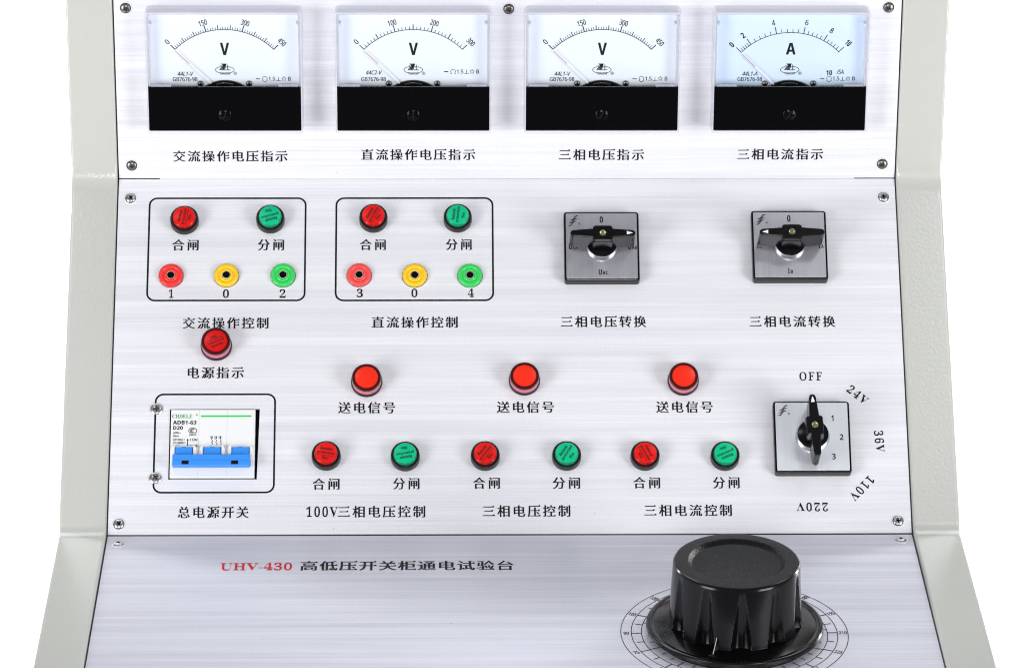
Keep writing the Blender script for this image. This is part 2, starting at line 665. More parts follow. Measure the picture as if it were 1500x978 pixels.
# --- side frames, gap shade sheet and body
def path_points():
    up = Vector((cos(A_UP), sin(A_UP)))
    mid = Vector((cos(A_MID), sin(A_MID)))
    low = Vector((cos(A_LOW), sin(A_LOW)))
    s1, s2 = Vector((S1.y, S1.z)), Vector((0, 0))
    top = s1 + up * 175
    end = s2 - low * 240
    foot = end + Vector((0, -160))
    nodes = [top, s1, s2, end, foot]
    rad = [0, 26, 20, 14, 0]
    pts = []
    for i, p in enumerate(nodes):
        if i in (0, len(nodes) - 1):
            d = (nodes[1] - nodes[0]) if i == 0 else (nodes[-1] - nodes[-2])
            d.normalize()
            pts.append((p, Vector((-d.y, d.x)) * -1))
            continue
        d1, d2 = (p - nodes[i - 1]).normalized(), (nodes[i + 1] - p).normalized()
        ang = d1.angle(d2)
        t = rad[i] * math.tan(ang / 2)
        a, b = p - d1 * t, p + d2 * t
        for k in range(9):
            s = k / 8
            q = a * (1 - s) ** 2 + p * 2 * s * (1 - s) + b * s * s
            d = (d1 * (1 - s) + d2 * s).normalized()
            pts.append((q, Vector((d.y, -d.x))))
    return pts


PATH = path_points()


def sweep(mb, section, m, smooth=True):
    """sweep a closed (x, depth) section down the desk profile"""
    n = len(section)
    vs, fs = [], []
    for p, nn in PATH:
        for x, d in section:
            q = p + nn * d
            vs.append((x, q.x, q.y))
    for k in range(len(PATH) - 1):
        for i in range(n):
            j = (i + 1) % n
            fs.append((k * n + i, k * n + j, (k + 1) * n + j, (k + 1) * n + i))
    fs.append(tuple(range(n)))
    fs.append(tuple(reversed(range((len(PATH) - 1) * n, len(PATH) * n))))
    mb.add(vs, fs, m, smooth)


def outward(nn):
    return nn


# make sure normals of the path point towards the operator
if (PATH[0][1].x) > 0:
    PATH = [(p, -n) for p, n in PATH]

for side in (-1, 1):
    mb = MB()
    xi, xo = 250.6, 280.2
    r = 1.6
    sec = []
    for cx, a0 in ((xo - r, 0), (xi + r, 90)):
        for k in range(5):
            a = radians(a0 + 90 * k / 4)
            sec.append((cx + r * cos(a), 1.4 - r + r * sin(a)))
    sec = sec[:5] + [(xo - r - 0.6, 1.4), (xi + r + 0.6, 1.4)] + sec[5:]
    sec += [(xi, -34), (xo, -34)]
    sec = [(side * x, d) for x, d in sec]
    if side > 0:
        sec.reverse()
    sweep(mb, sec, M_frame)
    o = mb.build("side_frame", desk, TO_DESK.copy(), 50)
    tag(o, "pale grey enamelled side frame along the %s edge" % ("left" if side < 0 else "right"))

mb = MB()
sweep(mb, [(-250.5, -5), (250.5, -5), (250.5, -9), (-250.5, -9)][::-1], M_dark)  # unseen dark sheet added so the panel gaps read as shaded
mb.build("gap_shade_sheet", desk, TO_DESK.copy())
mb = MB()
bx = [p + n * -34 for p, n in PATH] + [Vector((240, -183)), Vector((240, 330))]
vs = [(x, q.x, q.y) for x in (-280, 280) for q in bx]
n = len(bx)
fs = [(i, (i + 1) % n, n + (i + 1) % n, n + i) for i in range(n)]
fs += [tuple(reversed(range(n))), tuple(range(n, 2 * n))]
mb.add(vs, fs, M_frame)
mb.build("cabinet_body", desk, TO_DESK.copy())


# --- the three sheets
def sheet(name, F, outline, m, hole=None, t=1.5):
    mb = MB()
    if hole is None:
        mb.prism(outline, -t, 0, m, 0.25)
    else:
        x0, x1 = outline[0][0], outline[1][0]
        y0, y1 = outline[0][1], outline[2][1]
        h0, h1, g0, g1 = hole
        O = [(x0, y0), (x1, y0), (x1, y1), (x0, y1)]
        I = [(h0, g0), (h1, g0), (h1 + 1.2, g1), (h0, g1)]
        vs = [(x, y, 0) for x, y in O + I] + [(x, y, -t) for x, y in O + I]
        fs = []
        for i in range(4):
            j = (i + 1) % 4
            fs += [(i, j, 4 + j, 4 + i), (8 + j, 8 + i, 12 + i, 12 + j), (8 + i, 8 + j, j, i), (4 + i, 4 + j, 12 + j, 12 + i)]
        mb.add(vs, fs, m)
    return mb.build(name, desk, F.copy())


W = 249.7
up_panel = sheet("meter_panel", F_UP, [(-W, 0.55), (-W + 26, 0.55), (-W + 26.2, 0.0), (W - 26.2, 0.0), (W - 26, 0.55), (W, 0.55), (W, 172), (-W, 172)], M_panel)
mid_panel = sheet("switch_panel", F_MID, [(-W, 0.75), (W, 0.75), (W, 242.95), (-W, 242.95)], M_panel, hole=(-213.2, -158.0, 37.0, 84.3))
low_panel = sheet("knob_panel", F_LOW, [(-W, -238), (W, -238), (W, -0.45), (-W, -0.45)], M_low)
tag(up_panel, "upper brushed aluminium panel carrying the four meters")
tag(mid_panel, "middle brushed aluminium panel carrying buttons, sockets and switches")
tag(low_panel, "lower sloping brushed aluminium panel carrying the big knob")


def caption(panel, s, u0, u1, v, h, style="song", spacing=1.27, rot=0, m=None, label=None):
    mb = MB()
    put(mb, s, (u0 + u1) / 2, v, u1 - u0, h, m or M_ink, 0.12, style, spacing, rot)
    o = mb.build("printed_caption", panel)
    o["label"] = label
    return o


for s, u0, u1, v, n in (("交流操作电压指示", -214.7, -141.5, 15.6, "first"), ("直流操作电压指示", -94.0, -21.0, 16.6, "second"),
                        ("三相电压指示", 33.0, 87.5, 16.5, "third"), ("三相电流指示", 147.8, 202.8, 16.7, "fourth")):
    caption(up_panel, s, u0, u1, v, 7.5, label="black Chinese caption %s under the %s meter" % (s, n))

MIDTXT = [
    ("合闸", -214.6, -197.8, 196.7, "below the red button in the first printed box"), ("分闸", -159.9, -143.3, 196.7, "below the green button in the first printed box"),
    ("合闸", -94.8, -78.3, 196.8, "below the red button in the second printed box"), ("分闸", -39.8, -23.4, 196.8, "below the green button in the second printed box"),
    ("交流操作控制", -206.7, -152.4, 142.7, "below the first printed box"), ("直流操作控制", -86.9, -32.5, 143.0, "below the second printed box"),
    ("三相电压转换", 33.1, 87.3, 143.3, "below the switch marked U"), ("三相电流转换", 153.1, 207.5, 143.2, "below the switch marked I"),
    ("电源指示", -202.6, -167.5, 108.8, "below the dark red lamp"), ("总电源开关", -206.8, -162.8, 15.3, "below the circuit breaker"),
    ("送电信号", -107.8, -72.1, 84.9, "below the first orange red lamp"), ("送电信号", -8.0, 27.8, 85.1, "below the second orange red lamp"),
    ("送电信号", 92.3, 127.8, 85.0, "below the third orange red lamp"),
    ("合闸", -123.3, -106.5, 33.9, "below the first red button of the bottom row"), ("分闸", -73.1, -56.7, 34.0, "below the first green button of the bottom row"),
    ("合闸", -23.2, -6.5, 34.3, "below the second red button of the bottom row"), ("分闸", 26.6, 43.6, 34.2, "below the second green button of the bottom row"),
    ("合闸", 76.9, 93.6, 34.3, "below the third red button of the bottom row"), ("分闸", 126.7, 143.3, 34.2, "below the third green button of the bottom row"),
    ("三相电压控制", -17.2, 37.2, 15.7, "below the second button pair"), ("三相电流控制", 83.5, 137.9, 15.9, "below the third button pair")]
for s, u0, u1, v, n in MIDTXT:
    caption(mid_panel, s, u0, u1, v, 7.7, spacing=1.4 if len(s) == 2 else 1.3, label="black Chinese caption %s %s" % (s, n))
mb = MB()
put(mb, "100V", -117.1, 15.5, 19.4, 7.1, M_ink, style="serif", spacing=1.2)
put(mb, "三相电压控制", -80.2, 15.5, 54.2, 7.7, M_ink, spacing=1.3)
tag(mb.build("printed_caption", mid_panel), "black caption 100V三相电压控制 below the first button pair")
for s, u, v, n in (("1", -214.4, 163.0, "red"), ("0", -179.6, 162.9, "first yellow"), ("2", -143.6, 162.9, "first green"),
                   ("3", -94.5, 163.2, "coral red"), ("0", -59.8, 163.2, "second yellow"), ("4", -23.9, 163.2, "second green")):
    caption(mid_panel, s, u - (1.4 if s == "1" else 1.9), u + (1.4 if s == "1" else 1.9), v, 6.0, "serif", label="black numeral %s below the %s socket" % (s, n))
for s, u, v, w, rot in (("OFF", 190.6, 105.7, 14.3, 0), ("24V", 219.9, 93.1, 14.6, -41), ("36V", 232.2, 61.7, 14.2, -87),
                        ("110V", 219.9, 30.3, 19.0, -134), ("220V", 188.4, 18.0, 19.4, 180)):
    mb = MB()
    put(mb, s, u, v, w, 6.0, M_ink, style="serif", spacing=1.22, rot=rot)
    tag(mb.build("printed_caption", mid_panel), "black marking %s around the three position voltage switch" % s)
for x0, x1, y0, y1, n in ((-229.6, -129.6, 158.2, 229.4, "first button and socket group"), (-109.9, -9.7, 158.1, 229.4, "second button and socket group"),
                          (-222.3, -147.3, 28.4, 94.1, "circuit breaker")):
    mb = MB()
    mb.strip(rrect(x0, x1, y0, y1, 5.0, 8), 1.15, 0.1, M_ink, True)
    tag(mb.build("printed_border", mid_panel), "black rounded border line around the %s" % n)

mb = MB()
put(mb, "UHV-430", -155.9, -43.2, 43.6, 10.6, M_redink, style="serifwide")
tag(mb.build("printed_caption", low_panel), "red marking UHV-430 at the start of the title line")
caption(low_panel, "高低压开关柜通电试验台", -129.1, 0.9, -42.4, 12.8, spacing=1.12, label="black Chinese title line 高低压开关柜通电试验台")

# --- printed scale round the knob
KX, KY = 130.2, -132.6
mb = MB()
for r in (67.2, 61.0, 55.0):
    mb.strip([(KX + r * cos(2 * pi * k / 120), KY + r * sin(2 * pi * k / 120)) for k in range(120)], 0.46, 0.1, M_ink, True)


def tick(a, r0, r1, w):
    ca, sa = cos(radians(a)), sin(radians(a))
    mb.strip([(KX + r0 * ca, KY + r0 * sa), (KX + r1 * ca, KY + r1 * sa)], w, 0.16, M_ink)


for k in range(32):
    a = 180 - 11.25 * k
    val = 90 + 7.5 * k
    if k > 22:
        val -= 240
    tick(a, 55.0, 61.0 if k % 2 == 0 else 59.2, 0.68)
    if k % 2 == 0 and 0 <= val <= 240:
        put(mb, "%d" % val, KX + 64.1 * cos(radians(a)), KY + 64.1 * sin(radians(a)), 4.6 if val > 99 else 3.2, 3.6, M_inkgrey, 0.14, "sans", rot=a - 180 if 90 < a or a < -90 else a)
for k in range(40):
    a = 175 - 9 * k
    tick(a, 55.0 if k % 3 == 1 else 51.8, 48.6, 0.68)
tag(mb.build("printed_scale", low_panel), "black printed ring scale round the big knob")


# ------------------------------------------------------------------ screws
def make_screw(m, mrec, rad=3.1, washer=0.0):
    mb = MB()
    vs, fs = [], []
    rings, seg = 14, 56
    for j in range(rings + 1):
        rr = rad * j / rings
        for i in range(seg):
            a = 2 * pi * i / seg
            x, y = rr * cos(a), rr * sin(a)
            z = 0.25 + 1.35 * sqrt(max(0, 1 - (rr / (rad * 1.04)) ** 2))
            ax, ay = abs(x), abs(y)
            k = rad / 3.1
            if (ax < 0.34 * k and ay < 1.45 * k) or (ay < 0.34 * k and ax < 1.45 * k) or ax + ay < 0.95 * k:
                z -= 1.0
            vs.append((x, y, z))
    rec, head = [], []
    for j in range(rings):
        for i in range(seg):
            i2 = (i + 1) % seg
            f = (j * seg + i, (j + 1) * seg + i, (j + 1) * seg + i2, j * seg + i2)
            if j == 0:
                f = (j * seg + i, (j + 1) * seg + i, (j + 1) * seg + i2)
            c = sum((Vector(vs[q]) for q in f), Vector()) / len(f)
            dome = 0.25 + 1.35 * sqrt(max(0, 1 - (c.to_2d().length / (rad * 1.04)) ** 2))
            (rec if c.z < dome - 0.45 else head).append(f)
    mb.add(vs, head, m, True)
    mb.add(vs, rec, mrec, False)
    mb.lathe([(rad, 0.25 + 1.35 * sqrt(1 - 1 / 1.0816)), (rad + 0.08, 0.2), (rad + 0.05, 0.0)], m, 56)
    if washer:
        mb.lathe([(rad, 0.12), (rad + 0.35, 0.12)], M_dark, 56)
        mb.lathe([(rad + 0.35, 0.1), (rad + 0.4, 0.4), (washer - 0.2, 0.4), (washer, 0.2), (washer, 0)], M_panel, 56)
    return mb


SCREWS = [(F_UP, -242.2, 114.5, 1, "dark corner screw at the top left of the meter panel"), (F_UP, 0.3, 113.9, 1, "dark screw between the second and third meters"),
          (F_UP, 241.5, 115.0, 1, "dark corner screw at the top right of the meter panel"), (F_UP, -241.3, 9.3, 1, "dark corner screw at the lower left of the meter panel"),
          (F_UP, 241.5, 10.1, 1, "dark corner screw at the lower right of the meter panel"),
          (F_MID, -241.9, 229.5, 2, "bright corner screw at the top left of the switch panel"), (F_MID, 242.1, 229.8, 0, "bright corner screw at the top right of the switch panel"),
          (F_MID, -243.0, 7.6, 0, "bright corner screw at the lower left of the switch panel"), (F_MID, 241.5, 8.6, 0, "bright corner screw at the lower right of the switch panel"),
          (F_LOW, -242.2, -12.0, 0, "bright screw at the top left of the knob panel"), (F_LOW, 242.0, -9.0, 0, "bright screw at the top right of the knob panel"),
          (F_MID, -221.6, 84.2, 3, "upper screw on the border line beside the breaker"), (F_MID, -221.2, 38.0, 3, "lower screw on the border line beside the breaker")]
protos = {}
for F, u, v, k, lab in SCREWS:
    mw = on(F, u, v, 0, random.uniform(0, 90))
    if k not in protos:
        m, rad = ((M_steel, 3.1), (M_dsteel, 3.1), (M_steel, 3.1), (M_steel, 3.8))[k]
        o = make_screw(m, (M_dark, M_rust, M_dark, M_rust)[k], rad, 4.2 if k in (0, 1, 2) else 0).build("panel_screw", desk, mw)
        protos[k] = o
    else:
        o = protos[k].copy()
        C.objects.link(o)
        o.parent = desk
        o.matrix_local = mw
    tag(o, lab, None, "panel screws")


# ------------------------------------------------------------------ meters
ARC_R, ARC_Y = 43.6, -18.5


def meter(u, kind, label):
    F = on(F_UP, u, 76.7)
    mb = MB()
    # clear housing: tapered walls with rounded front edge, thicker sill at the bottom
    rings = [(49.6, -41.8, 39.4, 0), (49.35, -41.6, 39.2, 12.6), (49.2, -41.4, 38.9, 13.6), (48.9, -41.0, 38.5, 14.0),
             (48.5, -39.5, 37.8, 14.0), (48.4, -39.3, 37.5, 13.6), (48.4, -39.3, 37.4, 3.3)]
    vs, fs = [], []
    o0 = None
    for i, (hx, y0, y1, z) in enumerate(rings):
        r = max(0.5, 2.0 - 0.25 * i)
        o = rrect(-hx, hx, y0, y1, r, 3)
        o0 = len(o)
        vs += [(x, y, z) for x, y in o]
    for k in range(len(rings) - 1):
        for i in range(o0):
            j = (i + 1) % o0
            fs.append((k * o0 + i, k * o0 + j, (k + 1) * o0 + j, (k + 1) * o0 + i))
    mb.add(vs, fs, M_acryl, True)
    mb.box(-47.9, 47.9, -39.0, 37.2, 0.2, 3.2, M_white)
    mb.box(-48.2, 48.2, -41.0, -39.7, 0.4, 13.3, M_white)  # white strip added inside the sill for the light its bevel catches
    case = mb.build("panel_meter", desk, F, 35)
    tag(case, label, None, "panel meters")
    mb = MB()
    mb.box(-48.38, 48.38, -10.25, 37.4, 12.9, 13.7, M_pane)
    mb.build("window_pane", case)
    # dial card with its printing
    mb = MB()
    paper = M_dialblue if kind == 3 else M_dial
    mb.box(-46.9, 46.9, -14.8, 36.8, 3.4, 5.0, paper)
    Z = 5.06

    def P(a, r):
        return (r * sin(radians(a)), ARC_Y + r * cos(radians(a)))

    ay = -2.0 if kind == 3 else 0.0

    def Q(a, r):
        x, y = P(a, r)
        return (x, y + ay)

    A = 45.6
    mb.strip([Q(-A + 2 * A * k / 60, ARC_R) for k in range(61)], 0.42, Z, M_ink)

    def tk(a, ln, w):
        mb.strip([Q(a, ARC_R - 0.15), Q(a, ARC_R + ln)], w, Z + 0.03, M_ink)

    if kind in (0, 2):
        for k in range(46):
            a = -A + 2 * A * k / 45
            tk(a, 4.2 if k % 15 == 0 else 3.0 if k % 5 == 0 else 1.9, 0.6 if k % 15 == 0 else 0.48 if k % 5 == 0 else 0.34)
        nums = [("0", -A, 7.0), ("150", -15.6, 6.2), ("300", 15.6, 6.2), ("450", A + 0.3, 7.2)]
    elif kind == 1:
        for k in range(31):
            a = -A + 2 * A * k / 30
            tk(a, 4.2 if k % 10 == 0 else 3.4 if k % 5 == 0 else 2.0, 0.55 if k % 5 == 0 else 0.36)
        nums = [("0", -A, 7.0), ("100", -15.6, 6.2), ("200", 15.6, 6.2), ("300", A + 0.3, 7.2)]
    else:
        maj = [-45.6, -35.2, -12.0, 10.8, 29.0, 45.0]
        for k in range(26):
            i, f = divmod(k, 5)
            a = maj[i] if f == 0 else maj[i] + (maj[i + 1] - maj[i]) * f / 5
            tk(a, 4.6 if f == 0 else 2.4, 0.5 if f == 0 else 0.36)
        nums = [("0", -46.5, 8.0), ("2", -36.2, 8.0), ("4", -12.8, 7.6), ("6", 11.2, 7.6), ("8", 30.0, 8.2), ("10", 45.0, 8.4)]
    for s, a, dr in nums:
        x, y = Q(a, ARC_R + dr)
        bold = kind == 3 and s in "0210"
        put(mb, s, x, y, (1.9 if len(s) == 1 else 3.3 if len(s) == 2 else 5.2), 3.6 if not bold else 3.9, M_ink, Z, "sansbold" if bold else "sans", rot=-a)
    if kind == 3:
        put(mb, "A", 0.2, 12.4, 6.0, 7.8, M_ink, Z, "sansbold")
        put(mb, "10", 25.2, -3.6, 3.6, 3.4, M_ink, Z, "sansbold")
        put(mb, "/5A", 32.4, -3.0, 4.4, 2.9, M_inkgrey, Z, "sans", slant=0.1)
    else:
        put(mb, "V", 0.0, 12.3, 5.6, 8.2, M_ink, Z, "sansbold")
    put(mb, ("44L1-V", "44C2-V", "44L1-V", "44L1-A")[kind], -25.2, -4.2 if kind != 1 else -3.4, 9.8, 2.7, M_ink, Z, "sans", slant=0.22)
    put(mb, "GB7676-98", -25.4, -7.8, 15.6, 2.7, M_ink, Z, "sans")
    sy = -2.8 if kind == 1 else -7.5
    put(mb, "-" if kind == 1 else "~", 20.9, sy, 2.6, 0.55 if kind == 1 else 0.9, M_ink, Z, "sans")
    # horseshoe (moving coil / iron) symbol
    mb.strip([(23.6, sy - 1.3), (24.2, sy - 1.3), (24.0, sy - 0.4)] + [(25.3 + 1.5 * cos(radians(a)), sy + 0.1 + 1.4 * sin(radians(a))) for a in range(190, -11, -20)] + [(26.6, sy - 0.4), (26.4, sy - 1.3), (27.0, sy - 1.3)], 0.32, Z, M_ink)
    if kind != 1:
        mb.strip([(24.4, sy - 2.0), (26.2, sy - 2.0)], 0.4, Z, M_ink)
    put(mb, "1.5", 29.7, sy, 4.0, 2.6, M_ink, Z, "sans")
    mb.strip([(33.9, sy - 1.2), (33.9, sy + 1.3)], 0.32, Z, M_ink)
    mb.strip([(32.4, sy - 1.2), (35.4, sy - 1.2)], 0.32, Z + 0.02, M_ink)
    mb.strip([(37.4 + (1.5 if k % 2 == 0 else 0.75) * sin(radians(36 * k)), sy + (1.5 if k % 2 == 0 else 0.75) * cos(radians(36 * k))) for k in range(10)], 0.26, Z, M_ink, True)
    put(mb, "B", 40.9, sy, 1.6, 2.6, M_ink, Z, "sans")
    # maker's oval mark
    for a0, a1 in ((118, 245), (-65, 62)):
        mb.strip([(5.9 * cos(radians(a)), -1.6 + 2.4 * sin(radians(a))) for a in range(a0, a1, 6)], 0.36, Z, M_ink)
    put(mb, "濹", -1.2, 0.3, 3.6, 4.4, M_ink, Z, "logo", slant=0.3)
    put(mb, "土", 1.8, -0.1, 2.9, 3.6, M_ink, Z, "logo")
    put(mb, "TIANGENG", 0.0, -4.0, 6.4, 1.5, M_inkgrey, Z, "sansbold")
    mb.strip([(6.6 + 0.95 * cos(radians(a)), -3.9 + 0.95 * sin(radians(a))) for a in range(0, 360, 20)], 0.22, Z, M_ink, True)
    put(mb, "R", 6.6, -3.9, 0.9, 1.0, M_ink, Z + 0.02, "sans")
    dial = mb.build("dial_card", case)
    # moving parts
    mb = MB()
    a = -46.0
    for r0, r1, m, w0, w1 in ((12.2, 31.0, M_needle, 0.65, 0.55), (31.0, 43.0, M_needlered, 0.42, 0.34)):
        p0, p1 = Q(a, r0), Q(a, r1)
        d = (Vector(p1) - Vector(p0)).normalized()
        nn = Vector((-d.y, d.x))
        mb.prism([tuple(Vector(p0) - nn * w0 / 2), tuple(Vector(p1) - nn * w1 / 2), tuple(Vector(p1) + nn * w1 / 2), tuple(Vector(p0) + nn * w0 / 2)][::1], 6.5, 6.9, m)
    mb.build("needle", case)
    mb = MB()
    arc = [(22.7 * sin(radians(t)), -31 + 22.7 * cos(radians(t))) for t in range(40, -41, -4)]
    mb.prism([(-15.5, -14.6), (15.5, -14.6)] + [q for q in arc if q[1] > -14.4], 5.02, 7.2, M_blackgloss, 0.6)
    mb.strip([(17.5 * sin(radians(t)), -27.0 + 17.5 * cos(radians(t))) for t in range(-18, 19, 3)], 0.6, 7.5, M_steel)
    mb.build("movement_cover", case)
    for sx in (-15.6, 15.3):
        s = make_screw(M_dsteel, M_dark, 1.9).build("dial_screw", case, Matrix.Translation((sx * MM, -10.6 * MM, 5.0 * MM)))
    for sx in (-46.4, 46.4):
        mb = MB()
        mb.prism([(sx - 0.9, 29.6), (sx + 0.9, 29.6), (sx + 0.7, 31.0), (sx - 0.7, 31.0)], 5.0, 12.0, M_acryl)
        mb.build("retaining_peg", case)
    # black lower cover, seen through the clear front
    mb = MB()
    mb.box(-48.35, 48.35, -39.25, -10.3, 11.9, 13.6, M_blackgloss, 0.3)
    mb.box(-47.8, 47.8, -38.9, -15.0, 3.3, 11.8, M_dark)
    mb.build("black_cover", case)
    for sx in (-1, 1):
        mb = MB()
        mb.box(min(sx * 34, sx * 46.6), max(sx * 34, sx * 46.6), -10.6, -9.9, 8.5, 12.7, M_acryl)
        mb.build("cover_tab", case)
    mb = MB()
    mb.lathe([(4.1, 13.7), (4.1, 14.0), (3.7, 14.35), (0.0, 14.5)], M_blackgloss, 40)
    rot = (70, 90, 62, 58)[kind]
    T = Matrix.Rotation(radians(rot), 4, 'Z')
    mb.prism([(-2.7, -0.42), (2.7, -0.42), (2.7, 0.42), (-2.7, 0.42)], 14.3, 14.56, M_bezel, T=T)
    mb.build("adjusting_screw", case, Matrix.Translation((-0.1 * MM, -28.6 * MM, 0)))
    return case


meter(-180.0, 0, "first meter from the left, AC voltmeter reading 0 to 450 V above the caption 交流操作电压指示")
meter(-60.3, 1, "second meter from the left, DC voltmeter reading 0 to 300 V")
meter(59.7, 2, "third meter from the left, voltmeter reading 0 to 450 V beside the ammeter")
meter(179.4, 3, "ammeter with bluer dial marked A reading 0 to 10, rightmost of the four meters")


# ------------------------------------------------------------------ push buttons
def button_proto(face, skirt, ink, underline):
    mb = MB()
    mb.lathe([(9.15, 0), (9.15, 0.5), (9.0, 4.7), (8.75, 5.3), (8.3, 5.5), (7.75, 5.4), (7.6, 4.2), (0, 4.2)], M_bezel, 64)
    base = mb.build("push_button", desk)
    mb = MB()
    mb.lathe([(7.5, 4.2), (7.45, 5.6), (7.25, 7.3), (7.0, 7.75), (6.75, 7.95)], skirt, 64)
    mb.lathe([(6.75, 7.95), (6.6, 8.0), (0, 8.05)], face, 64)
    put(mb, "Remove", 0, 2.7, 7.6, 2.1, ink, 8.12, "sansbold")
    put(mb, "protection", 0, -0.2, 11.0, 2.4, ink, 8.12, "sansbold")
    put(mb, "film", 0, -3.5, 4.0, 2.0, ink, 8.12, "sansbold")
    if underline:
        mb.strip([(-5.6, -1.95), (5.6, -1.95)], 0.34, 8.12, ink)
    mb.build("lens_cap", base)
    return base


red_b = button_proto(M_redface, M_redskirt, M_redtext, True)
green_b = button_proto(M_greenface, M_greenskirt, M_greentext, False)
BUTTONS = [(-206.9, 213.0, 'r', 80, "red push button in the first printed box above socket 1"), (-152.0, 213.7, 'g', 196, "green push button in the first printed box above socket 2"),
           (-86.1, 214.2, 'r', 62, "red push button in the second printed box above socket 3"), (-32.1, 214.2, 'g', 84, "green push button in the second printed box above socket 4"),
           (-114.8, 51.8, 'r', -9, "red push button above the caption 100V三相电压控制"), (-65.4, 51.3, 'g', 190, "green push button above the caption 100V三相电压控制"),
           (-15.4, 51.5, 'r', 52, "red push button above the caption 三相电压控制 in the middle of the bottom row"), (35.5, 51.4, 'g', 58, "green push button above the caption 三相电压控制 in the middle of the bottom row"),
           (84.6, 51.3, 'r', -62, "red push button above the caption 三相电流控制"), (134.7, 51.1, 'g', 204, "green push button beside the voltage switch, rightmost of the bottom row")]
used = set()
for u, v, c, rot, lab in BUTTONS:
    src = red_b if c == 'r' else green_b
    o = src if c not in used else copy_tree(src, desk)
    used.add(c)
    o.matrix_local = on(F_MID, u, v)
    o.children[0].matrix_local = Matrix.Rotation(radians(rot), 4, 'Z')
    tag(o, lab, None, "red push buttons" if c == 'r' else "green push buttons")


# ------------------------------------------------------------------ indicator lamps
def lamp_proto(face, film):
    mb = MB()
    mb.lathe([(9.9, 0), (9.9, 2.2), (9.6, 2.7), (8.6, 2.7), (0, 2.7)], M_bezel, 64)
    base = mb.build("indicator_lamp", desk)
    mb = MB()
    mb.lathe([(9.35, 2.7), (9.35, 5.6), (9.3, 7.9)], M_lampband, 64)
    mb.lathe([(9.3, 7.9), (9.2, 8.8), (8.8, 9.4), (7.6, 9.45), (7.4, 9.2)], M_lamprim, 64)
    mb.lathe([(7.4, 9.2), (7.3, 8.85)], M_lamprim, 64)
    mb.lathe([(7.3, 8.85), (7.1, 8.9), (0, 8.9)], face, 64)
    if film:
        put(mb, "Remove", 0.2, 2.9, 7.6, 1.9, M_redtext, 8.98, "sansbold")
        put(mb, "protection", 0, 0.2, 10.6, 2.0, M_redtext, 8.98, "sansbold")
        put(mb, "film", 0, -3.1, 3.8, 1.7, M_redtext, 8.98, "sansbold")
        mb.strip([(-5.6, -1.5), (5.6, -1.5)], 0.34, 8.98, M_redtext)
    mb.build("lamp_lens", base)
    return base


la = lamp_proto(M_lampface, False)
for i, (u, v, lab) in enumerate(((-89.8, 101.9, "plain orange red signal lamp nearest the circuit breaker"), (9.6, 102.8, "plain orange red signal lamp in the middle of its row of three"),
                                 (109.8, 102.5, "plain orange red signal lamp nearest the voltage switch"))):
    o = la if i == 0 else copy_tree(la, desk)
    o.matrix_local = on(F_MID, u, v)
    tag(o, lab, None, "signal lamps")
lb = lamp_proto(M_lampface2, True)
lb.matrix_local = on(F_MID, -184.9, 126.7)
lb.children[0].matrix_local = Matrix.Rotation(radians(203), 4, 'Z')
tag(lb, "darker red lamp with film text under the caption 交流操作控制")


# ------------------------------------------------------------------ sockets
def socket(m):
    mb = MB()
    mb.lathe([(7.75, 0.3), (7.75, 1.4), (7.4, 2.1), (6.8, 2.4), (5.6, 2.35), (5.2, 1.9), (4.7, 1.75), (4.3, 1.9), (3.9, 2.3), (3.3, 2.3), (2.85, 2.1), (2.7, 1.2)], m, 56)
    base = mb.build("jack_socket", desk)
    mb = MB()
    mb.lathe([(8.3, 0), (8.3, 0.3), (7.2, 0.35)], M_steel, 56)
    mb.build("washer", base)
    mb = MB()
    mb.lathe([(2.75, 1.2), (2.7, 1.9), (2.45, 2.05), (2.3, 1.9)], M_sleeve, 48)
    mb.lathe([(2.3, 1.9), (2.2, 0.25), (0, 0.25)], M_dark, 48)  # shade inside the hole painted dark; it bottoms just above the panel
    mb.build("contact_sleeve", base)
    return base


ys = None
for u, v, m, lab in ((-214.8, 175.2, M_jr, "red socket above the number 1"), (-179.5, 175.3, M_jy, "yellow socket between the sockets 1 and 2"),
                     (-143.5, 175.3, M_jg, "green socket above the number 2"), (-95.0, 175.4, M_jr2, "coral red socket above the number 3"),
                     (-59.6, 175.1, M_jy, "yellow socket between the sockets 3 and 4"), (-24.4, 175.0, M_jg, "green socket above the number 4")):
    o = socket(m)
    o.matrix_local = on(F_MID, u, v)
    tag(o, lab, None, "jack sockets")


# ------------------------------------------------------------------ rotary switches
def wave_mark(mb, x, y, z, s=1.0):
    for k in range(3):
        oy = -k * 1.85 * s
        ox = -k * 0.55 * s
        top, bot = [], []
        for i in range(13):
            t = i / 12
            px = x + ox + (t * 5.6 - 2.6) * s
            py = y + oy + (2.7 * t - 0.75 * sin(2 * pi * t)) * s
            th = (0.25 + 0.75 * sin(pi * t)) * s
            top.append((px, py + th / 2))
            bot.append((px, py - th / 2))
        vs = [(*p, z) for p in bot] + [(*p, z) for p in top]
        mb.add(vs, [(i, i + 1, 14 + i, 13 + i) for i in range(12)], M_ink)


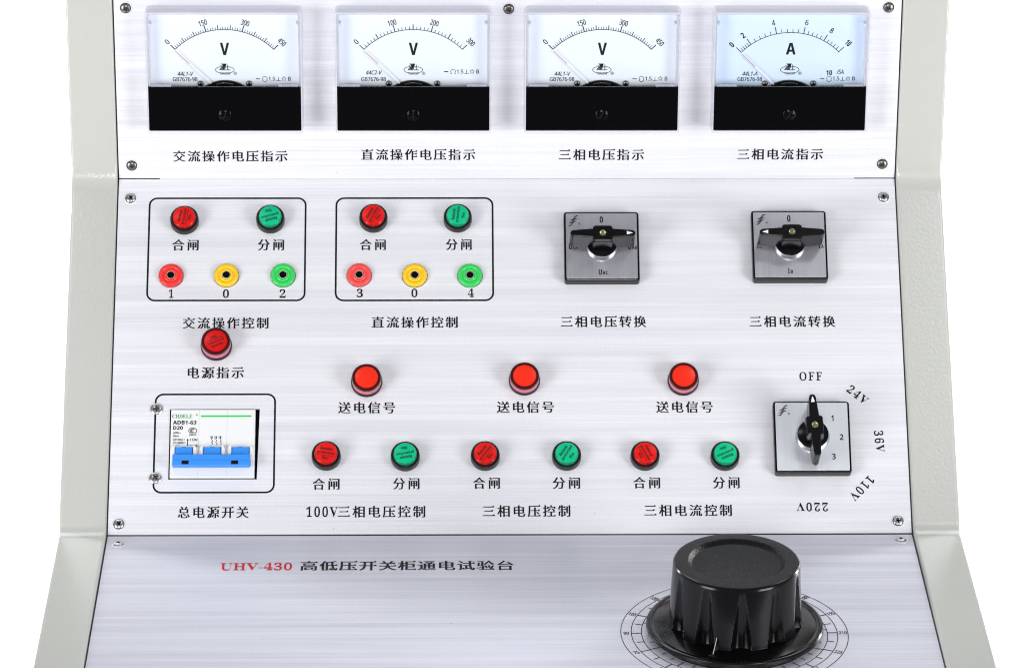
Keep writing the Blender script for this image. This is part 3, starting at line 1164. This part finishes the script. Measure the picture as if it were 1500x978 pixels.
def rotary_switch(u, v, kind, rot, label):
    mb = MB()
    mb.prism(rrect(-24, 24, -24, 24, 1.8, 4), 0, 6.4, M_black, 0.9)
    body = mb.build("rotary_switch", desk, on(F_MID, u, v))
    tag(body, label, None, "rotary switches")
    mb = MB()
    plate = M_plateb if kind == 2 else M_plate
    mb.prism(rrect(-22.7, 22.7, -22.6, 22.7, 0.7, 3), 6.3, 6.75, plate, 0.12)
    Z = 6.8
    wave_mark(mb, -17.6, 18.0, Z)
    put(mb, "®", -14.2, 15.4, 1.5, 1.5, M_ink, Z, "symbol")
    if kind < 2:
        put(mb, "0", 0, 18.3, 2.1, 4.4, M_ink, Z, "sansbold")
        if kind == 0:
            for s, t, x, y in (("U", "BC", -1.2, -18.2), ("U", "CA", -20.0, -0.6), ("U", "AB", 17.6, -0.6)):
                put(mb, s, x, y, 2.0, 3.8, M_ink, Z, "sansbold")
                put(mb, t, x + 3.2, y - 0.6, 3.2, 2.4, M_ink, Z, "sansbold")
        else:
            for s, t, x, y in (("I", "B", -1.2, -18.2), ("I", "C", -20.4, -0.6), ("I", "A", 19.0, -0.6)):
                put(mb, s, x, y, 0.9, 3.8, M_ink, Z, "sansbold")
                put(mb, t, x + 1.9, y - 0.6, 1.5, 2.4, M_ink, Z, "sansbold")
    else:
        for s, x, y in (("1", 13.0, 12.3), ("2", 18.3, -0.4), ("3", 13.0, -13.4)):
            put(mb, s, x, y, 1.3 if s == "1" else 2.1, 3.9, M_ink, Z, "sansbold")
    mb.build("face_plate", body)
    mb = MB()
    mb.lathe([(10.9, 6.7), (10.9, 7.6), (10.3, 10.4), (9.7, 11.4)], M_chrome if kind < 2 else M_chrome, 64)
    mb.lathe([(9.7, 11.4), (9.3, 11.7), (0, 11.7)], M_black, 64)
    mb.build("collar", body)
    # moulded handle: tapered bar with a square hub
    R = Matrix.Rotation(radians(rot), 4, 'Z')
    mb = MB()

    def half(s):
        pts = [(5.0 * s, 5.2), (5.9 * s, 4.6), (6.4 * s, 3.1), (18.6 * s, 2.15)]
        pts += [(18.6 * s + 2.1 * sin(radians(t)) * s, 2.1 * cos(radians(t))) for t in (30, 60, 90, 120, 150)]
        pts += [(18.6 * s, -2.15), (6.4 * s, -3.1), (5.9 * s, -4.6), (5.0 * s, -5.2)]
        return pts

    outl = half(1) + half(-1)[::-1]
    outl = outl[::-1]
    mb.prism(outl, 10.0, 27.2, M_black, 0.6, T=R)
    mb.prism([(x * 1.0, y) for x, y in [(-5.9, -5.4), (5.9, -5.4), (5.9, 5.4), (-5.9, 5.4)]], 11.7, 24.6, M_black, T=R)
    s = 1
    mb.add([(19.2 * s, 0, 27.26), (15.2 * s, 1.25, 27.26), (15.2 * s, -1.25, 27.26)], [(0, 1, 2)], M_white, T=R)
    h = mb.build("handle", body)
    mb = MB()
    mb.lathe([(3.0, 27.25), (2.9, 27.35), (2.6, 27.3), (2.5, 27.25)], M_blackgloss, 40)
    mb.lathe([(2.2, 27.22), (2.0, 27.75), (1.2, 28.0), (0, 28.05)], M_brass, 40)
    mb.box(-1.1, 1.1, -0.2, 0.2, 27.9, 28.1, M_rust)
    mb.box(-0.2, 0.2, -1.1, 1.1, 27.88, 28.08, M_rust)
    mb.build("handle_screw", h)
    return body


rotary_switch(59.7, 192.9, 0, 0, "grey plate rotary switch marked U with its handle arrow pointing right")
rotary_switch(179.8, 193.6, 1, 180, "grey plate rotary switch marked I with its handle arrow pointing left")
rotary_switch(189.5, 62.4, 2, 93, "rotary switch with its plate painted as brightly lit, marked 1 2 3 with its handle pointing up to OFF")


# ------------------------------------------------------------------ circuit breaker
mb = MB()
Fb = on(F_MID, -185.9, 60.8)
mb.box(-26.4, 26.4, -22.8, 22.7, -4.4, 1.2, M_cb, 0.35)
for x in (-8.8, 8.8):
    mb.box(x - 0.12, x + 0.12, -22.4, 22.4, 1.1, 1.24, M_cbline)
mb.box(-26.0, 26.0, 22.0, 22.3, 1.1, 1.25, M_cbline)
brk = mb.build("circuit_breaker", desk, Fb)
tag(brk, "white three pole circuit breaker with blue levers in the left printed box")
mb = MB()
Zb = 1.3
put(mb, "CHDELE", -19.4, 18.1, 12.6, 2.6, M_dgreen, Zb, "serifbold")
put(mb, "®", -10.2, 19.0, 1.2, 1.2, M_dgreen, Zb, "symbol")
mb.box(-7.6, 24.0, 17.6, 18.7, 1.15, Zb, M_green)
put(mb, "ADB1-63", -17.8, 13.9, 14.6, 2.6, M_ink, Zb, "sansbold")
put(mb, "D20", -21.9, 10.3, 6.0, 2.5, M_ink, Zb, "sansbold")
for s, w, y in (("400V~", 4.8, 7.0), ("50Hz", 3.6, 4.8), ("GB10963.1", 7.2, 2.4), ("IEC60898.1", 7.6, 0.3), ("6000A", 4.8, -1.9)):
    put(mb, s, -24.9 + w / 2, y, w, 1.35, M_ink, Zb, "sans")
mb.strip([(-15.7, 2.2), (-15.7, -1.7)], 0.42, Zb, M_ink)
for y, d in ((3.2, -1), (-2.7, 1)):
    mb.add([(-15.7, y, Zb), (-16.4, y + 1.3 * d, Zb), (-15.0, y + 1.3 * d, Zb)], [(0, 1, 2)], M_ink)
put(mb, "I ON", -12.0, 2.3, 4.6, 1.7, M_ink, Zb, "sans")
put(mb, "O OFF", -11.9, -1.9, 4.9, 1.6, M_ink, Zb, "sans")
mb.strip([(-12.6 + 2.5 * cos(radians(a)), 8.3 + 2.0 * sin(radians(a))) for a in range(0, 360, 20)], 0.4, Zb, M_ink, True)
for r in (1.5, 0.9):
    mb.strip([(-12.6 + r * cos(radians(a)), 8.3 + 0.8 * r * sin(radians(a))) for a in range(50, 311, 20)], 0.35, Zb, M_ink)
put(mb, "S006206", -12.6, 5.5, 4.6, 0.9, M_inkgrey, Zb, "sans")
for k in range(3):
    x = -0.9 + 2.7 * k
    put(mb, "135"[k], x - 0.6, 4.0, 0.7, 1.3, M_ink, Zb, "sans")
    mb.box(x + 0.1, x + 0.8, 3.2, 4.7, 1.2, Zb, M_ink)
    mb.strip([(x, 2.9), (x + 0.9, 1.5), (x + 0.1, 0.8), (x + 1.2, -0.4), (x + 0.2, -1.3)], 0.3, Zb, M_ink)
    put(mb, "246"[k], x - 0.5, -2.2, 1.0, 1.3, M_ink, Zb, "sans")
mb.build("printed_rating", brk)
for k in range(3):
    x = -17.7 + 17.7 * k
    if k == 0:
        x += 0.0
    mb = MB()
    # raised white cheeks either side of the lever
    for s in (-1, 1):
        a, b = x + s * 5.5, x + s * 8.0
        x0, x1 = min(a, b), max(a, b)
        mb.prism([(x0, -12.5), (x1, -12.5), (x1, -4.2) if s > 0 else (x1, -2.2), (x1 - 1.2, -2.4) if s > 0 else (x0 + 1.2, -2.4), (x0, -2.2) if s > 0 else (x0, -4.2)], 1.2, 4.4, M_cb, 0.7)
    mb.box(x - 5.5, x + 5.5, -3.4, -2.4, 1.2, 3.0, M_cb)
    mb.box(x - 5.45, x + 5.45, -12.0, -3.4, 1.2, 1.35, M_dark)
    mb.build("lever_housing", brk)
    mb = MB()
    T = Matrix.Rotation(radians(-12), 4, 'X')
    mb.box(x - 5.2, x + 5.2, -11.5, -3.9, 1.5, 5.2, M_blue, 0.5)
    mb.box(x - 1.2, x + 1.2, -4.0, -3.5, 1.5, 4.6, M_blue)
    mb.build("lever", brk)
mb = MB()

mb.prism([(-24.4, -17.6), (23.3, -17.6), (24.3, -16.6), (24.3, -14.2), (-24.4, -14.2)], 4.6, 9.2, M_blue, 0.35)
mb.prism([(-24.4, -14.2), (23.8, -14.2), (23.8, -10.0), (-24.4, -10.0)], 4.6, 8.5, M_blue, 0.5)
for x in (-16.4, 14.4):
    mb.box(x - 2.2, x + 2.2, -17.0, -14.6, 9.15, 9.28, M_dark)
mb.build("tie_bar", brk)


# ------------------------------------------------------------------ the big control knob
mb = MB()
mb.lathe([(47.5, 0), (48.2, 0.6), (48.2, 3.0), (49.5, 3.4), (51.8, 3.8), (52.4, 4.6), (52.2, 6.3), (51.4, 7.0), (50.2, 7.2), (48.8, 6.9), (47.8, 6.3), (40, 8.2), (30, 9.0), (0, 9.0)], M_knob, 128)
knob = mb.build("control_knob", desk, on(F_LOW, KX, KY, 0), 35)
tag(knob, "big black fluted control knob on the sloping lower panel")
mb = MB()
NF = 11


def flute(r, z, a, j):
    t = max(0.0, min(1.0, (44.6 - z) / 35.0))
    p = 2 * pi / NF
    d = (a + pi / 2 - 0.03 + p / 2) % p - p / 2          # angle from the nearest flute axis
    w = radians(3.0 + 6.2 * t)
    q = abs(d) / w
    return r - (4.6 * t ** 0.7 * (1 - q ** 2.4) if q < 1 else 0.0)


prof = [(39.6, 8.6)] + [(39.4 - 0.055 * (z - 9), z) for z in (10, 14, 18, 22, 26, 30, 34, 37, 40, 42, 43.2, 44, 44.6, 45.5)]
mb.lathe(prof, M_knob, 462, rfun=flute)
mb.lathe([(37.39, 45.5), (37.2, 46.6), (36.6, 47.3), (36.0, 47.6)], M_knob, 462)
mb.lathe([(36.0, 47.6), (35.5, 47.75), (29.0, 47.9), (28.4, 47.6), (27.6, 46.6), (26.2, 45.4), (24.6, 44.9), (12, 44.2), (0, 44.0)], M_knobtop, 128)
mb.build("grip", knob, None, 22)
mb = MB()
T = Matrix.Rotation(radians(-109.5), 4, 'Z')
mb.add([(38.0, -2.2, 8.2), (38.0, 2.2, 8.2), (47.2, 3.4, 6.6), (47.2, -3.4, 6.6), (39.0, 0, 16.5), (46.8, 0, 9.2)],
       [(0, 3, 5, 4), (1, 4, 5, 2), (3, 2, 5), (0, 4, 1)], M_knob, False, T)
mb.add([(39.4, -0.18, 16.25), (39.4, 0.18, 16.25), (46.9, 0.18, 9.35), (46.9, -0.18, 9.35)], [(0, 3, 2, 1)], M_cbline, False, T)
mb.build("pointer", knob)
